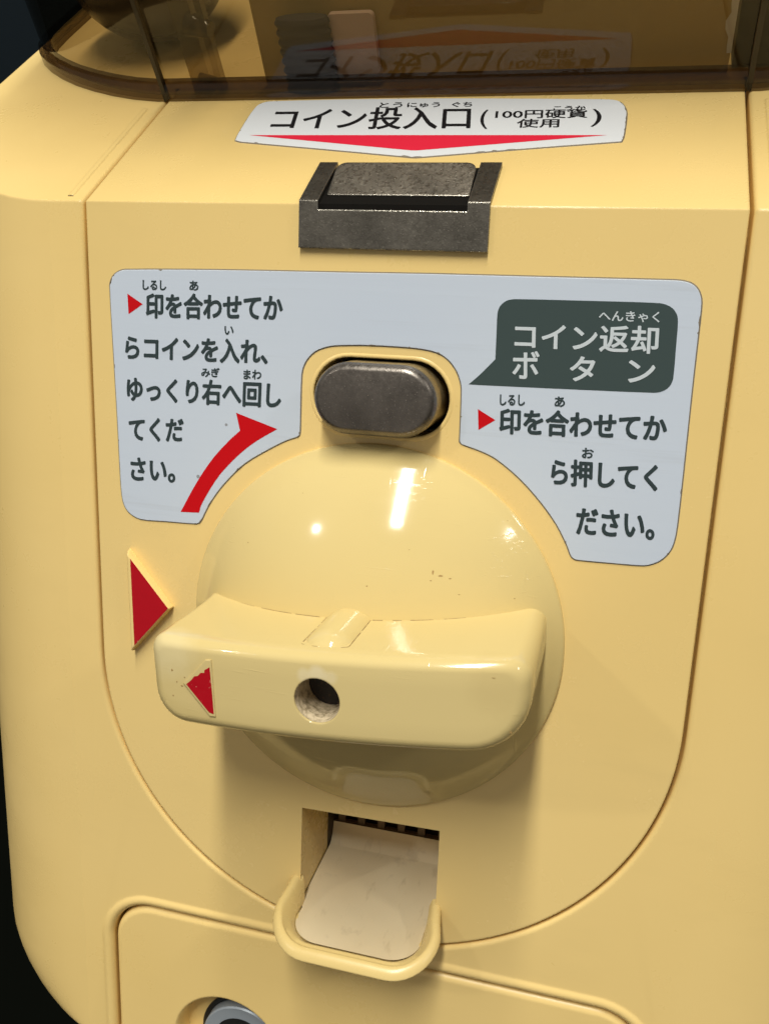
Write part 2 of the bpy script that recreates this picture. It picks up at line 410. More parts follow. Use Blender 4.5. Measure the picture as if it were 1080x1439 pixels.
def smooth_closed(P, n=3):
    """Catmull-Rom refinement of a measured closed outline, keeps its sharp corners"""
    out = []; N_ = len(P)
    for i in range(N_):
        p0, p1, p2, p3 = (Vector(P[(i + k) % N_]) for k in (-1, 0, 1, 2))
        a1 = (p1 - p0).angle(p2 - p1) if (p1 - p0).length and (p2 - p1).length else 0
        a2 = (p2 - p1).angle(p3 - p2) if (p3 - p2).length and (p2 - p1).length else 0
        out.append(tuple(p1))
        if (p2 - p1).length < .4: continue
        sharp = .75
        t1 = (p2 - p0) * .5 if a1 < sharp else (p2 - p1)
        t2 = (p3 - p1) * .5 if a2 < sharp else (p2 - p1)
        l = (p2 - p1).length
        if t1.length > l: t1 = t1 * (l / t1.length)
        if t2.length > l: t2 = t2 * (l / t2.length)
        for k in range(1, n):
            u = k / n
            q = p1 * (2*u**3 - 3*u**2 + 1) + t1 * (u**3 - 2*u**2 + u) + p2 * (-2*u**3 + 3*u**2) + t2 * (u**3 - u**2)
            out.append(tuple(q))
    return out
def rrect(x0, x1, z0, z1, r, k=6):
    """rounded rectangle, ccw; r = radius or (bl, br, tr, tl)"""
    if isinstance(r, (int, float)): r = (r,) * 4
    out = []
    for (cx, cz, a0, rr) in ((x0, z0, PI, r[0]), (x1, z0, 1.5 * PI, r[1]), (x1, z1, 0, r[2]), (x0, z1, .5 * PI, r[3])):
        ccx = cx + (rr if cx == x0 else -rr); ccz = cz + (rr if cz == z0 else -rr)
        for i in range(k + 1):
            a = a0 + i / k * PI / 2
            out.append((ccx + rr * cos(a), ccz + rr * sin(a)))
    return out
def prism(bm, P, h0, h1, f=U, cap0=False):
    P = ccw(P)
    flat(bm, [P], lambda x, t: f(x, t, h1))
    if cap0: flat(bm, [P], lambda x, t: f(x, t, h0))
    quadstrip(bm, [f(x, t, h0) for x, t in P], [f(x, t, h1) for x, t in P], True)
def tube(bm, pts, r, k=8, cap=True):
    rings = []
    for i, p in enumerate(pts):
        p = Vector(p); d = Vector(pts[min(i + 1, len(pts) - 1)]) - Vector(pts[max(i - 1, 0)]); d.normalize()
        a = d.orthogonal().normalized(); b = d.cross(a)
        rr = r[i] if isinstance(r, (list, tuple)) else r
        rings.append([p + a * rr * cos(j / k * 2 * PI) + b * rr * sin(j / k * 2 * PI) for j in range(k)])
    loft(bm, rings, True, cap, cap)
def box(bm, x0, x1, y0, y1, z0, z1):
    v = [Vector((x, y, z)) for z in (z0, z1) for y in (y0, y1) for x in (x0, x1)]
    vv = [bm.verts.new(q) for q in v]
    for f in ((0, 1, 3, 2), (4, 6, 7, 5), (0, 4, 5, 1), (2, 3, 7, 6), (0, 2, 6, 4), (1, 5, 7, 3)):
        bm.faces.new([vv[i] for i in f])
def boolean(ob, cutter_bm, op='DIFFERENCE'):
    for v in cutter_bm.verts: v.co = (v.co - BASE) * MM
    bmesh.ops.recalc_face_normals(cutter_bm, faces=cutter_bm.faces)
    me = bpy.data.meshes.new('cutter'); cutter_bm.to_mesh(me); cutter_bm.free()
    c = bpy.data.objects.new('cutter', me); COL.objects.link(c)
    par = ob.parent; ob.parent = None
    md = ob.modifiers.new('cut', 'BOOLEAN'); md.object = c; md.operation = op; md.solver = 'EXACT'
    bpy.context.view_layer.update()
    dg = bpy.context.evaluated_depsgraph_get()
    new = bpy.data.meshes.new_from_object(ob.evaluated_get(dg))
    ob.modifiers.clear(); old = ob.data; ob.data = new
    bpy.data.meshes.remove(old); bpy.data.objects.remove(c)
    ob.parent = par

# ------------------------------------------------------------------ setting
def plane(name, c, sx, sy, mat, rot=(0, 0, 0)):
    bm = bmesh.new()
    for v in ((-1, -1), (1, -1), (1, 1), (-1, 1)): bm.verts.new((v[0] * sx, v[1] * sy, 0))
    bm.faces.new(bm.verts)
    me = bpy.data.meshes.new(name); bm.to_mesh(me); bm.free(); me.materials.append(mat)
    o = bpy.data.objects.new(name, me); COL.objects.link(o); o.location = c; o.rotation_euler = rot
    o['kind'] = 'structure'
    return o
plane('floor', (0, 0, 0), 4, 4, M['floor'])
plane('wall', (0, 0.75, 1.4), 4, 1.4, M['wall'], (PI / 2, 0, 0))

# ------------------------------------------------------------------ the machine
machine = bpy.data.objects.new('capsule_machine', None)
COL.objects.link(machine)
machine.location = W(BASE); machine.rotation_euler = (-TILT, 0, 0)
machine.empty_display_size = .05
tag(machine, 'cream yellow coin-operated capsule machine with a turning handle, white instruction stickers and a smoked window', 'vending machine')

CX, RB, ZB = 65.5, 40.0, -110.0               # flat half width, corner radius, bottom
PW = 57.7                                      # half width of the coin panel
def panel_path(d=0.0, top=EZ + 46):
    """outline of the tongue-shaped panel, from the top left over the crease, round the U and up again"""
    P = [(-PW - d, top), (-PW - d, EZ + 20), (-PW - d, EZ)]
    for t in range(1, 9): P.append((-PW - d, EZ - t * (EZ + 11.5) / 9))
    n = 72
    for i in range(n + 1):
        a = PI + i / n * PI
        P.append(((PW + d) * cos(a), -11.5 + (56.2 + d) * sin(a)))
    for t in range(8, 0, -1): P.append((PW + d, EZ - t * (EZ + 11.5) / 9))
    P += [(PW + d, EZ), (PW + d, EZ + 20), (PW + d, top)]
    return P
def door_path(d=0.0, top=-72.6, r=9.5, bottom=ZB):
    x = PW + d; tz = top + d; rr = r + d
    P = [(x, bottom), (x, (bottom + tz - rr) / 2), (x, tz - rr)]
    for i in range(1, 13):
        a = i / 12 * PI / 2; P.append((x - rr + rr * cos(a), tz - rr + rr * sin(a)))
    for i in range(0, 13):
        a = PI / 2 + i / 12 * PI / 2; P.append((-x + rr + rr * cos(a), tz - rr + rr * sin(a)))
    P += [(-x, (bottom + tz - rr) / 2), (-x, bottom)]
    return P

# --- body shell
GAP, BF = 0.65, 0.75                            # gap round the panel, rounding of the body's edge along it
DG, DF = 0.6, 2.65                             # the same round the lock door
bm = bmesh.new()
po = panel_path(GAP + BF)
cl = next(i for i, q in enumerate(po) if abs(q[1] - EZ) < 1e-6)
cr = len(po) - 1 - cl
dp = door_path(DG + DF)
front = [(-CX, ZB), (dp[-1][0], ZB)] + list(reversed(dp))[1:-1] + [(dp[0][0], ZB), (CX, ZB), (CX, EZ)] + list(reversed(po[cl:cr + 1])) + [(-CX, EZ)]
flat(bm, [front], lambda x, t: U(x, t))
# fillets and walls of the two openings (body side): outward is to the right when walking clockwise
def body_gap(path, closed, f0, g):
    prof = [(d, h) for d, h in fillet(f0)] + [(0, -7.0), (-g, -7.0)]
    sweep(bm, path, prof, closed)
body_gap(list(reversed(panel_path(GAP))) if False else panel_path(GAP), False, BF, GAP + .2)
sweep(bm, door_path(DG), [(2.65, 0), (2.45, .06), (2.1, .3), (1.7, .4), (1.3, .44), (.9, .34), (.5, .08), (.22, -.25), (.05, -.7), (0, -1.2), (0, -7.0), (-DG - .2, -7.0)], False)
# corner column and sides
def rb(t):
    return RB if t > -94 else max(.01, RB * sqrt(max(0, 1 - ((-94 - t) / 16) ** 2)))
levels = [ZB, -109.6, -109, -108, -106.5, -104.5, -102, -99, -96, -94, -80, -40, 0, 40, 60, EZ]
arc = [i / 14 * PI / 2 for i in range(15)]
for sgn in (-1, 1):
    cols = []
    for t in levels:
        r = rb(t)
        ring = [Vector((sgn * (CX + r * sin(a)), r * (1 - cos(a)), t)) for a in arc]
        ring += [Vector((sgn * (CX + r), 100, t)), Vector((sgn * (CX + r), 240, t))]
        cols.append(ring)
    cols.append([Vector((q.x, q.y, EZ + q.y * CN / SN)) for q in cols[-1]])
    loft(bm, cols, closed=False)
    # bottom
    bm.faces.new([bm.verts.new(q) for q in cols[0]] + [bm.verts.new((0, 240, ZB)), bm.verts.new((0, 0, ZB)), ])
# slope
sx = [(CX + RB * sin(a), EZ + RB * (1 - cos(a)) / SN) for a in arc]
back = EZ + 240 / SN
slope = [(-PW - GAP - BF, EZ + 46), (PW + GAP + BF, EZ + 46)] + [(PW + GAP + BF, EZ + 20), (PW + GAP + BF, EZ), ] + sx + [(CX + RB, EZ + 100 / SN), (CX + RB, back), (-CX - RB, back), (-CX - RB, EZ + 100 / SN)] + [(-x, t) for x, t in reversed(sx)] + [(-PW - GAP - BF, EZ), (-PW - GAP - BF, EZ + 20)]
flat(bm, [slope], lambda x, t: U(x, t))
for sgn in (-1, 1):
    pr = [(60.9, 0), (61.0, .22), (61.5, .3), (62.0, .22), (62.1, -.01)]
    quads = [[U(sgn * x, EZ + s_, h) for x, h in pr] for s_ in (1.5, 36.5)]
    quadstrip(bm, quads[0], quads[1])
    bm.faces.new([bm.verts.new(q) for q in quads[0]]); bm.faces.new([bm.verts.new(q) for q in quads[1]])
body = finish('body', bm, M['body'], machine, 32)

# --- pedestal under the body (dark)
bm = bmesh.new()
box(bm, -70, 70, 130, 230, -330, -112)
finish('pedestal', bm, M['stand'], machine)

# --- coin panel
OP = [(-13.3, -40.2), (-13.4, -64.4), (15.4, -64.4), (15.3, -39.6)]           # coin return opening
BH = rrect(-12.4, 12.6, 37.6, 51.1, 6.7, 8)                                     # button hole
bm = bmesh.new()
pf = .35
pi_ = panel_path(-pf)
front = pi_[cl:cr + 1]
flat(bm, [front, OP, BH], lambda x, t: U(x, t))
flat(bm, [[(-PW + pf, EZ), (PW - pf, EZ), (PW - pf, EZ + 46), (-PW + pf, EZ + 46)]], lambda x, t: U(x, t))
sweep(bm, panel_path(0), [(-pf, 0), (-.12, -.08), (0, -pf), (0, -7.2)], False)
quadstrip(bm, [U(*q) for q in BH], [U(q[0], q[1], -9) for q in BH], True)
panel = finish('front_panel', bm, M['panel'], machine, 32)
bm = bmesh.new()
prism(bm, rrect(-12.3, 12.5, 37.7, 51.0, 6.6, 8), -8.9, -8.8)
finish('button_well', bm, M['dark'], machine)

# --- lock door
bm = bmesh.new()
LC, LR = (-30.5, -104.4), 12.9
lockhole = [(LC[0] + LR * cos(i / 48 * 2 * PI), LC[1] + LR * sin(i / 48 * 2 * PI)) for i in range(48)]
df = 1.3
dpi = door_path(-df)
dpi2 = [(q[0], -118 if abs(q[1] - ZB) < 1e-6 else q[1]) for q in dpi]
flat(bm, [dpi2, lockhole], lambda x, t: U(x, t, -.25))
dd = [(q[0], -118 if abs(q[1] - ZB) < 1e-6 else q[1]) for q in door_path(0)]
sweep(bm, dd, [(-d_, h_ - .25) for d_, h_ in fillet(df)] + [(0, -7.2)], False)
# dished recess of the lock
rings = []
for rr, h in ((LR, -.25), (LR - .25, -.5), (LR - .6, -1.6), (LR - 1.0, -5.5)):
    rings.append([U(LC[0] + rr * cos(i / 48 * 2 * PI), LC[1] + rr * sin(i / 48 * 2 * PI), h) for i in range(48)])
loft(bm, rings, True)
flat(bm, [[(LC[0] + (LR - 1) * cos(i / 48 * 2 * PI), LC[1] + (LR - 1) * sin(i / 48 * 2 * PI)) for i in range(48)]], lambda x, t: U(x, t, -5.5))
finish('lock_door', bm, M['body'], machine, 32)
def lathe(bm, c, prof, k=48, cap=True):
    rings = [[Vector((c[0] + r * cos(i / k * 2 * PI), -h, c[1] + r * sin(i / k * 2 * PI))) for i in range(k)] for r, h in prof]
    loft(bm, rings, True, False, cap)
bm = bmesh.new()
KC = (LC[0] + 2.3, LC[1] - .4)
lathe(bm, KC, [(9.2, -5.4), (9.2, -2.9), (8.9, -2.6), (6.3, -2.6), (6.1, -3.0), (6.1, -3.8), (.01, -3.8)], cap=False)
lock = finish('lock', bm, M['chrome'], machine, 30)
bm = bmesh.new(); lathe(bm, KC, [(6.25, -3.1), (6.25, -2.5), (4.8, -2.5), (4.8, -3.1)], cap=False)
finish('lock_ring', bm, M['lock_dark'], lock, 30)
bm = bmesh.new(); prism(bm, rrect(KC[0] - .9, KC[0] + .9, KC[1] + .5, KC[1] + 4.9, .3), -3.9, -3.2)
bm_ = bmesh.new(); lathe(bm_, KC, [(10.4, -5.45), (10.4, -5.0), (9.25, -5.0)], cap=False)
finish('lock_gap_ring', bm_, M['lock_dark'], lock, 30)  # black ring painted in for the dark gap round the barrel
finish('keyway', bm, M['lock_dark'], lock)

# --- stickers
def sticker(name, P, mat, sub=3, th=.22, f0=.0):
    P = ccw(smooth_closed(P, sub))
    bm = bmesh.new()
    ins = offset(P, -.10)
    flat(bm, [ins], lambda x, t: U(x, t, f0 + th))
    sweep(bm, list(reversed(P)), [(.10, f0 + th), (.03, f0 + th - .02), (0, f0 + th - .08)][::1], True)
    n0 = len(bm.faces)
    sweep(bm, list(reversed(P)), [(0, f0 + th - .08), (-.12, f0 + .015), (-.22, f0 + .012)], True)
    bm.faces.ensure_lookup_table()
    for f in bm.faces[n0:]: f.material_index = 1
    # nicks and dirt along the rim
    rn = random.Random(5)
    for k in range(26):
        i = rn.randrange(len(P)); a_, b_ = Vector(P[i]), Vector(P[(i + 1) % len(P)])
        q = a_.lerp(b_, rn.random()); d_ = (b_ - a_)
        if d_.length < 1e-4: continue
        d_.normalize(); nn_ = Vector((-d_.y, d_.x)); l_ = .15 + .9 * rn.random() ** 2; w_ = .08 + .16 * rn.random()
        pts_ = [q - d_ * l_, q - d_ * l_ * .3 + nn_ * w_, q + d_ * l_ * .5 + nn_ * w_ * .6, q + d_ * l_]
        f_ = bm.faces.new([bm.verts.new(U(v_.x, v_.y, f0 + th + .006)) for v_ in pts_]); f_.material_index = 1
    return finish(name, bm, [mat, M['sticker_edge']], machine)
def flatmark(name, P, mat, parent, h, sub=3):
    bm = bmesh.new(); Q = ccw(smooth_closed(P, sub) if sub > 1 else P)
    flat(bm, [Q], lambda x, t: U(x, t, h))
    return finish(name, bm, mat, parent)
_ref = {}
def text_verts(txt, wgt):
    c = bpy.data.curves.new('txt', 'FONT'); c.body = txt; c.size = 1;  c.resolution_u = 4; c.fill_mode = 'FRONT'
    o = bpy.data.objects.new('txt', c); COL.objects.link(o)
    bpy.context.view_layer.update()
    dg = bpy.context.evaluated_depsgraph_get()
    me = bpy.data.meshes.new_from_object(o.evaluated_get(dg))
    V = [v.co.copy() for v in me.vertices]; Fc = [tuple(p.vertices) for p in me.polygons]
    bpy.data.objects.remove(o); bpy.data.curves.remove(c); bpy.data.meshes.remove(me)
    return V, Fc
def lettering(name, lines, mat, parent, h):
    bm = bmesh.new()
    for txt, (LL, LRt, UL), wgt in lines:
        V, Fc = text_verts(txt, wgt)
        x0 = min(v.x for v in V); x1 = max(v.x for v in V); y0 = min(v.y for v in V); y1 = max(v.y for v in V)
        LL, LRt, UL = Vector(LL), Vector(LRt), Vector(UL)
        # the strokes are thickened by laying slightly shifted, minutely stacked copies over each other
        rx, ry = (LRt - LL).length, (UL - LL).length
        e1, e2 = (LRt - LL) * ((rx - 2 * wgt) / rx), (UL - LL) * ((ry - 2 * wgt) / ry)
        org = LL + (LRt - LL) * (wgt / rx) + (UL - LL) * (wgt / ry)
        K = 10
        for j in range(K):
            ox, oy = wgt * cos(j / K * 2 * PI), wgt * sin(j / K * 2 * PI)
            vv = []
            for v in V:
                q = org + e1 * ((v.x - x0) / (x1 - x0)) + e2 * ((v.y - y0) / (y1 - y0))
                vv.append(bm.verts.new(U(q.x + ox, q.y + oy, h + j * .002)))
            for f in Fc:
                try: bm.faces.new([vv[i] for i in f])
                except ValueError: pass
    return finish(name, bm, mat, parent, merge=False)
st = sticker('instruction_sticker', D['inst_outline'], M['sticker'])
lettering('lettering', D['txt_l'], M['ink'], st, .26)
lettering('lettering', D['txt_r'], M['ink'], st, .26)
flatmark('curved_arrow', D['arrow'], M['red'], st, .25)
flatmark('pointer_mark', D['mk1'], M['red'], st, .25, 1)
flatmark('pointer_mark', D['mk2'], M['red'], st, .25, 1)
bub = flatmark('speech_bubble', D['bubble'], M['bubble'], st, .25)
lettering('bubble_lettering', D['txt_b'], M['white_ink'], st, .29)
cs = sticker('coin_sticker', D['coin_outline'], M['coin_sticker'])
lettering('lettering', D['txt_c'], M['black_ink'], cs, .26)
flatmark('red_arrow', D['coin_red'], M['red_bright'], cs, .25, 1)

# --- coin slot: cast housing over the crease, with the flap standing in it
HX0, HX1, HB, HP, HS = -15.4, 17.7, 69.5, .9, EZ + 12.6
SX0, SX1 = -12.0, 14.0                         # slot opening
bm = bmesh.new()
prof = [(HB, -1.0), (HB, HP), (EZ, HP), (HS, HP), (HS, -1.0)]
def slab(x0, x1, pr):
    A = [U(x0, t, h) for t, h in pr]; B = [U(x1, t, h) for t, h in pr]
    loft(bm, [A, B], True, True, True)
slab(HX0, SX0, prof); slab(SX1, HX1, prof)
lip = [(HB, -1.0), (HB, HP), (EZ - 1.0, HP), (EZ - 1.0, -1.0)]
A = [U(SX0, t, h) for t, h in lip]; B = [U(SX1, t, h) for t, h in lip]
loft(bm, [A, B], True, True, True)
slot = finish('coin_slot', bm, M['cast'], machine, 20)
bm = bmesh.new()
# flat black sheets stand in for the shade down in the slot
flat(bm, [[(SX0, EZ), (SX1, EZ), (SX1, HS - .3), (SX0, HS - .3)]], lambda x, t: U(x, t, .02))
flat(bm, [[(SX0, EZ - 1.1), (SX1, EZ - 1.1), (SX1, EZ), (SX0, EZ)]], lambda x, t: U(x, t, .02))
finish('slot_shade_sheet', bm, M['dark'], slot)
bm = bmesh.new()
fx0, fx1 = -12.0, 13.7
# flap: a thick plate leaning back, rounded at its top corners; (x, v) with v up the plate
FB = U(0, EZ + 2.5, .3); FT = U(0, EZ + 10.9, 1.75)
fd = (FT - FB); fl = fd.length; fd.normalize(); fn = Vector((1, 0, 0)).cross(fd); fn = -fn if fn.y > 0 else fn
def PF(x, v, h): return Vector((x, FB.y, FB.z)) + fd * v + fn * h
Q = rrect(fx0 + .7, fx1, 0, fl, (.2, .2, 1.8, 1.8))
prism(bm, Q, -1.6, 0, PF, True)
finish('flap', bm, M['flap'], slot, 30)

# --- return button
bm = bmesh.new()
bx = .35; bz = 44.35
def stad(hx, hz, k=10): return rrect(bx - hx, bx + hx, bz - hz, bz + hz, hz, k)
R = []
for ins, h in ((0, -8.5), (0, 4.6), (.35, 5.4), (.9, 5.95), (1.3, 6.05)):
    R.append([U(x, t, h) for x, t in stad(11.0 - ins, 6.25 - ins)])
vr = loft(bm, R, True)
bm.faces.new(vr[-1])
bm.faces.ensure_lookup_table()
for f in bm.faces:
    c = f.calc_center_median()
    if c.y > -4.7: f.material_index = 1
finish('return_button', bm, [M['button'], M['brass_edge']], machine, 50)
# raised lip round the button hole
bm = bmesh.new()
sweep(bm, list(reversed(ccw(BH))), [(-.75, .0), (-.6, .1), (-.3, .16), (-.05, .06), (0.02, -1)], True)
finish('button_rim', bm, M['panel'], machine, 60)

# --- dial: domed disc
bm = bmesh.new()
RS = 50.7
def dome_y(r): return -(1.2 + sqrt(RS * RS - r * r) - sqrt(RS * RS - 35.4 ** 2))
prof = [(36.0, .6), (36.0, -.7), (35.85, -1.0), (35.5, -1.2)] + [(35.4 * (1 - (i / 26.)), None) for i in range(1, 26)]
rings = []
for r, y in prof:
    yy = dome_y(r) if y is None else y
    rings.append([Vector((r * cos(j / 128 * 2 * PI), yy, r * sin(j / 128 * 2 * PI))) for j in range(128)])
loft(bm, rings, True, False, True)
dial = finish('dial', bm, M['dial'], machine, 60)
# grip: lofted front to back, flaring where it meets the dome
GT = Matrix.Rotation(math.radians(-4.0), 3, 'Y')          # turned a little
GL, GR, GH = -30.5, 33.0, 7.7
def grip_ring(ins, y, flare, bow):
    x0, x1 = GL + ins - flare * .1, GR - ins + flare * .0
    z0, z1 = -GH + ins, GH - ins * .8 + flare * .12
    rr = (max(.6, 6.0 - ins), max(.6, 9.5 - ins), max(.6, 3.4 - ins * .4), max(.6, 2.6 - ins * .4))
    base = rrect(x0, x1, z0, z1, rr, 7)
    # subdivide the long edges so that the front can bow
    P = []
    for i, q in enumerate(base):
        P.append(q); nx = base[(i + 1) % len(base)]
        if abs(nx[0] - q[0]) > 12:
            for k in range(1, 14): P.append((q[0] + (nx[0] - q[0]) * k / 14, q[1] + (nx[1] - q[1]) * k / 14))
    return [GT @ Vector((x, y + bow * ((x - 1) / 32.0) ** 2, z)) for x, z in P]
bm = bmesh.new()
rings = []
for y, flare in ((2, 5.5), (-2, 4.6), (-5, 3.0), (-8, 1.6), (-11, .7), (-14, .2), (-17, 0), (-21, 0), (-25, 0), (-28, 0)):
    rings.append(grip_ring(0, y, flare, 3.0 * min(1, max(0, (-y + 2) / 22))))
rf = 2.3
for i in range(1, 8):
    a = i / 7 * PI / 2
    rings.append(grip_ring(rf * (1 - cos(a)), -29.0 - rf * sin(a), 0, 3.0))
vr = loft(bm, rings, True, True, False)
# front face as a fan of strips so that it keeps the bow
last = vr[-1]; n = len(last); hn = n // 2
bot = last[:hn]; topc = list(reversed(last[hn:]))
prev = bot
for s_ in range(1, 5):
    cur = topc if s_ == 4 else [bm.verts.new(p_.co.lerp(q_.co, s_ / 4)) for p_, q_ in zip(bot, topc)]
    for i in range(hn - 1):
        bm.faces.new((prev[i], prev[i + 1], cur[i + 1], cur[i]))
    prev = cur
grip = finish('grip', bm, M['dial'], dial, 50)
cb = bmesh.new(); tube(cb, [(0, -45, -.1), (0, -13, -.1)], 3.78, 40)
boolean(grip, cb)
grip.data.set_sharp_from_angle(angle=math.radians(50))
bm = bmesh.new()
rings = [[Vector((3.76 * cos(i / 40 * 2 * PI), y, -.1 + 3.76 * sin(i / 40 * 2 * PI))) for i in range(40)] for y in (-31.0, -24.3)]
loft(bm, rings, True)
finish('screw_hole', bm, M['bore'], dial, 60)
bm = bmesh.new(); tube(bm, [(0, -14, -.1), (0, -24.4, -.1)], [3.74, 3.74], 32)
finish('screw', bm, M['rust'], dial, 40)
# boss over the screw on the grip's upper face
bm = bmesh.new()
rings = []
bz0 = GH - 3.4
for y, r in ((-4, 5.2), (-24.4, 5.2), (-25.6, 5.05), (-26.6, 4.7), (-27.4, 4.2), (-28.0, 3.6), (-28.3, 3.0)):
    rings.append([GT @ Vector((.4 + r * cos(j / 32 * 2 * PI), y, max(GH - .9, bz0 + r * sin(j / 32 * 2 * PI)))) for j in range(32)])
loft(bm, rings, True, True, True)
finish('screw_boss', bm, M['dial'], dial, 50)
# red arrow on the grip's front
def fy(x): return -31.32 + 3.0 * ((x - 1) / 32.0) ** 2
bm = bmesh.new()
P = [(-23.3, .1), (-19.3, -4.3), (-18.4, -4.5), (-18.4, -1.2), (-18.5, 3.7), (-19.0, 3.4), (-19.5, 3.1), (-19.6, 2.6), (-20.3, 2.5), (-20.9, 1.9), (-21.6, 1.7), (-22.2, 1.0)]
flat(bm, [ccw(P)], lambda x, z: GT @ Vector((x, fy(x) - .16, z)))
finish('red_arrow', bm, M['red_paint'], dial)
bm = bmesh.new()
P = ccw([(-23.9, .1), (-19.2, -5.1), (-18.1, -5.0), (-18.1, 5.0), (-19.2, 4.9)])
flat(bm, [P], lambda x, z: GT @ Vector((x, fy(x) - .11, z)))
quadstrip(bm, [GT @ Vector((x, fy(x) - .11, z)) for x, z in P], [GT @ Vector((x, fy(x) + .3, z)) for x, z in P], True)
finish('arrow_plate', bm, M['dial'], dial)

def add_to(ob, bm, mat):
    for v in bm.verts: v.co = (v.co - BASE) * MM
    ob.data.materials.append(mat); k = len(ob.data.materials) - 1
    for f in bm.faces: f.material_index = k
    tmp = bpy.data.meshes.new('marks'); bm.to_mesh(tmp); bm.free()
    b2 = bmesh.new(); b2.from_mesh(ob.data); b2.from_mesh(tmp); b2.to_mesh(ob.data); b2.free()
    bpy.data.meshes.remove(tmp)
# dirt caught where the grip meets the dome and round the boss, and chips in the dome
def wavy_dashes(bm, P, r, keep):
    run = []
    for i, p_ in enumerate(P):
        on = keep(i)
        if on: run.append(p_)
        if (not on or i == len(P) - 1) and run:
            if len(run) > 1: tube(bm, run, [r * (.6 + .8 * random.random()) for _ in run], 5)
            run = []
bm = bmesh.new()
topz = lambda y: GH + .05
seam_pts = []
for i in range(170):
    x = -22 + i * .29
    z = topz(0); y = -12
    for _ in range(6):
        q = GT @ Vector((x, y, GH + .12 * max(0, min(5.5, (-8 - y) * -.2))))
        y = dome_y(min(35, sqrt(q.x ** 2 + q.z ** 2)))
    q = GT @ Vector((x, y, GH)); q.y = dome_y(sqrt(q.x ** 2 + q.z ** 2)) - .02; q.z += .05
    seam_pts.append(q)
rnd = random.Random(3); st_ = [True] * 170; i = 0
while i < 170:
    n1 = rnd.randint(6, 30); n2 = rnd.randint(1, 5)
    for k in range(i + n1, min(170, i + n1 + n2)): st_[k] = False
    i += n1 + n2
wavy_dashes(bm, seam_pts, .05, lambda i: st_[i] and not (70 < i < 92))
for sg in (-1, 1):
    P = [GT @ Vector((.4 + sg * 3.97, -14 - k * .5, GH + .02)) for k in range(27)]
    wavy_dashes(bm, P, .055 if sg > 0 else .045, lambda i: rnd.random() > .07)
P = [GT @ Vector((.4 + 3.97 * cos(a), -27.2 - .9 * sin(a), GH + .0)) for a in [k / 12 * PI for k in range(13)]]
wavy_dashes(bm, P, .045, lambda i: rnd.random() > .12)
add_to(grip, bm, M['grime'])
def blotch(bm, c, n_, e1, e2, s1, s2, k=9):
    vs_ = [bm.verts.new(c + n_ * .02 + e1 * (s1 * (.5 + rnd.random()) * cos(j / k * 2 * PI)) + e2 * (s2 * (.5 + rnd.random()) * sin(j / k * 2 * PI))) for j in range(k)]
    bm.faces.new(vs_)
bm = bmesh.new()
for x, z, s1, s2 in ((13.4, 16.6, .14, .5), (14.7, 16.0, .32, .14), (16.3, 15.6, .2, .1), (13.2, 15.2, .16, .1), (2.6, 13.6, .16, .12), (24.5, 24.6, .2, .2), (-22, 17, .15, .1), (9, 20, .12, .08), (27, 12, .12, .1), (-12, 27, .14, .08), (18, 13, .2, .06)):
    y = dome_y(sqrt(x * x + z * z)); n_ = Vector((x, y - (RS - 15.9), z)); c0_ = Vector((0, RS - 16.1, 0))
    n_ = (Vector((x, y, z)) - Vector((0, dome_y(0) + RS, 0))).normalized()
    e1 = Vector((0, 0, 1)).cross(n_).normalized(); e2 = n_.cross(e1)
    blotch(bm, Vector((x, y, z)), n_, e1, e2, s1, s2)
add_to(dial, bm, M['scuff']); bm = bmesh.new()
for x, z, s1, s2 in ((-26.0, 2.2, .16, .2), (-25.2, .2, .12, .12), (-24.2, -.4, .3, .1), (-23.6, 1.2, .1, .1), (-26.2, -2.4, .1, .14), (30, -3.6, .16, .16), (27.5, 5.2, .22, .06)):
    c_ = GT @ Vector((x, fy(x), z)); blotch(bm, c_, Vector((0, -1, 0)), Vector((1, 0, 0)), Vector((0, 0, 1)), s1, s2)
add_to(grip, bm, M['scuff'])
# --- raised triangle that the handle is lined up with
bm = bmesh.new()
A = ccw(D['tri_out']); B = ccw(D['tri_in'])
off_ = [(q[0], q[1]) for q in A]
loft(bm, [[U(x, t, -.1) for x, t in A], [U(x, t, .9) for x, t in offset(A, -.1)], [U(x, t, 1.75) for x, t in offset(A, -.35)]], True, False, True)
mk = finish('alignment_marker', bm, M['panel'], machine)
flatmark('red_face', B, M['red_paint'], mk, 1.80, 1)

# --- coin return tray: U-shaped scoop with a thick rolled rim, floor and back inside the panel
bm = bmesh.new()
KX = .5
def tray_out(hb, hw, dep, rc, sl, z0, ins=0.0, k=10):
    """U-shaped outline in plan from the panel forward and back; hb half width at the panel, hw in front; z falls by sl per mm"""
    P = [(KX - hb + ins, 1.0), (KX - (hb + hw) / 2 + ins * 1.05, -2.6)]
    for i in range(k + 1):
        a = PI + i / k * PI / 2; P.append((KX - hw + rc + (rc - ins) * cos(a), -dep + rc + (rc - ins) * sin(a)))
    for i in range(k + 1):
        a = 1.5 * PI + i / k * PI / 2; P.append((KX + hw - rc + (rc - ins) * cos(a), -dep + rc + (rc - ins) * sin(a)))
    P += [(KX + (hb + hw) / 2 - ins * 1.05, -2.6), (KX + hb - ins, 1.0)]
    return [Vector((x, y, z0 + sl * y)) for x, y in P]
SLT, ZR = .45, -56.2
TO = (15.9, 17.2, 14.3, 9.0)
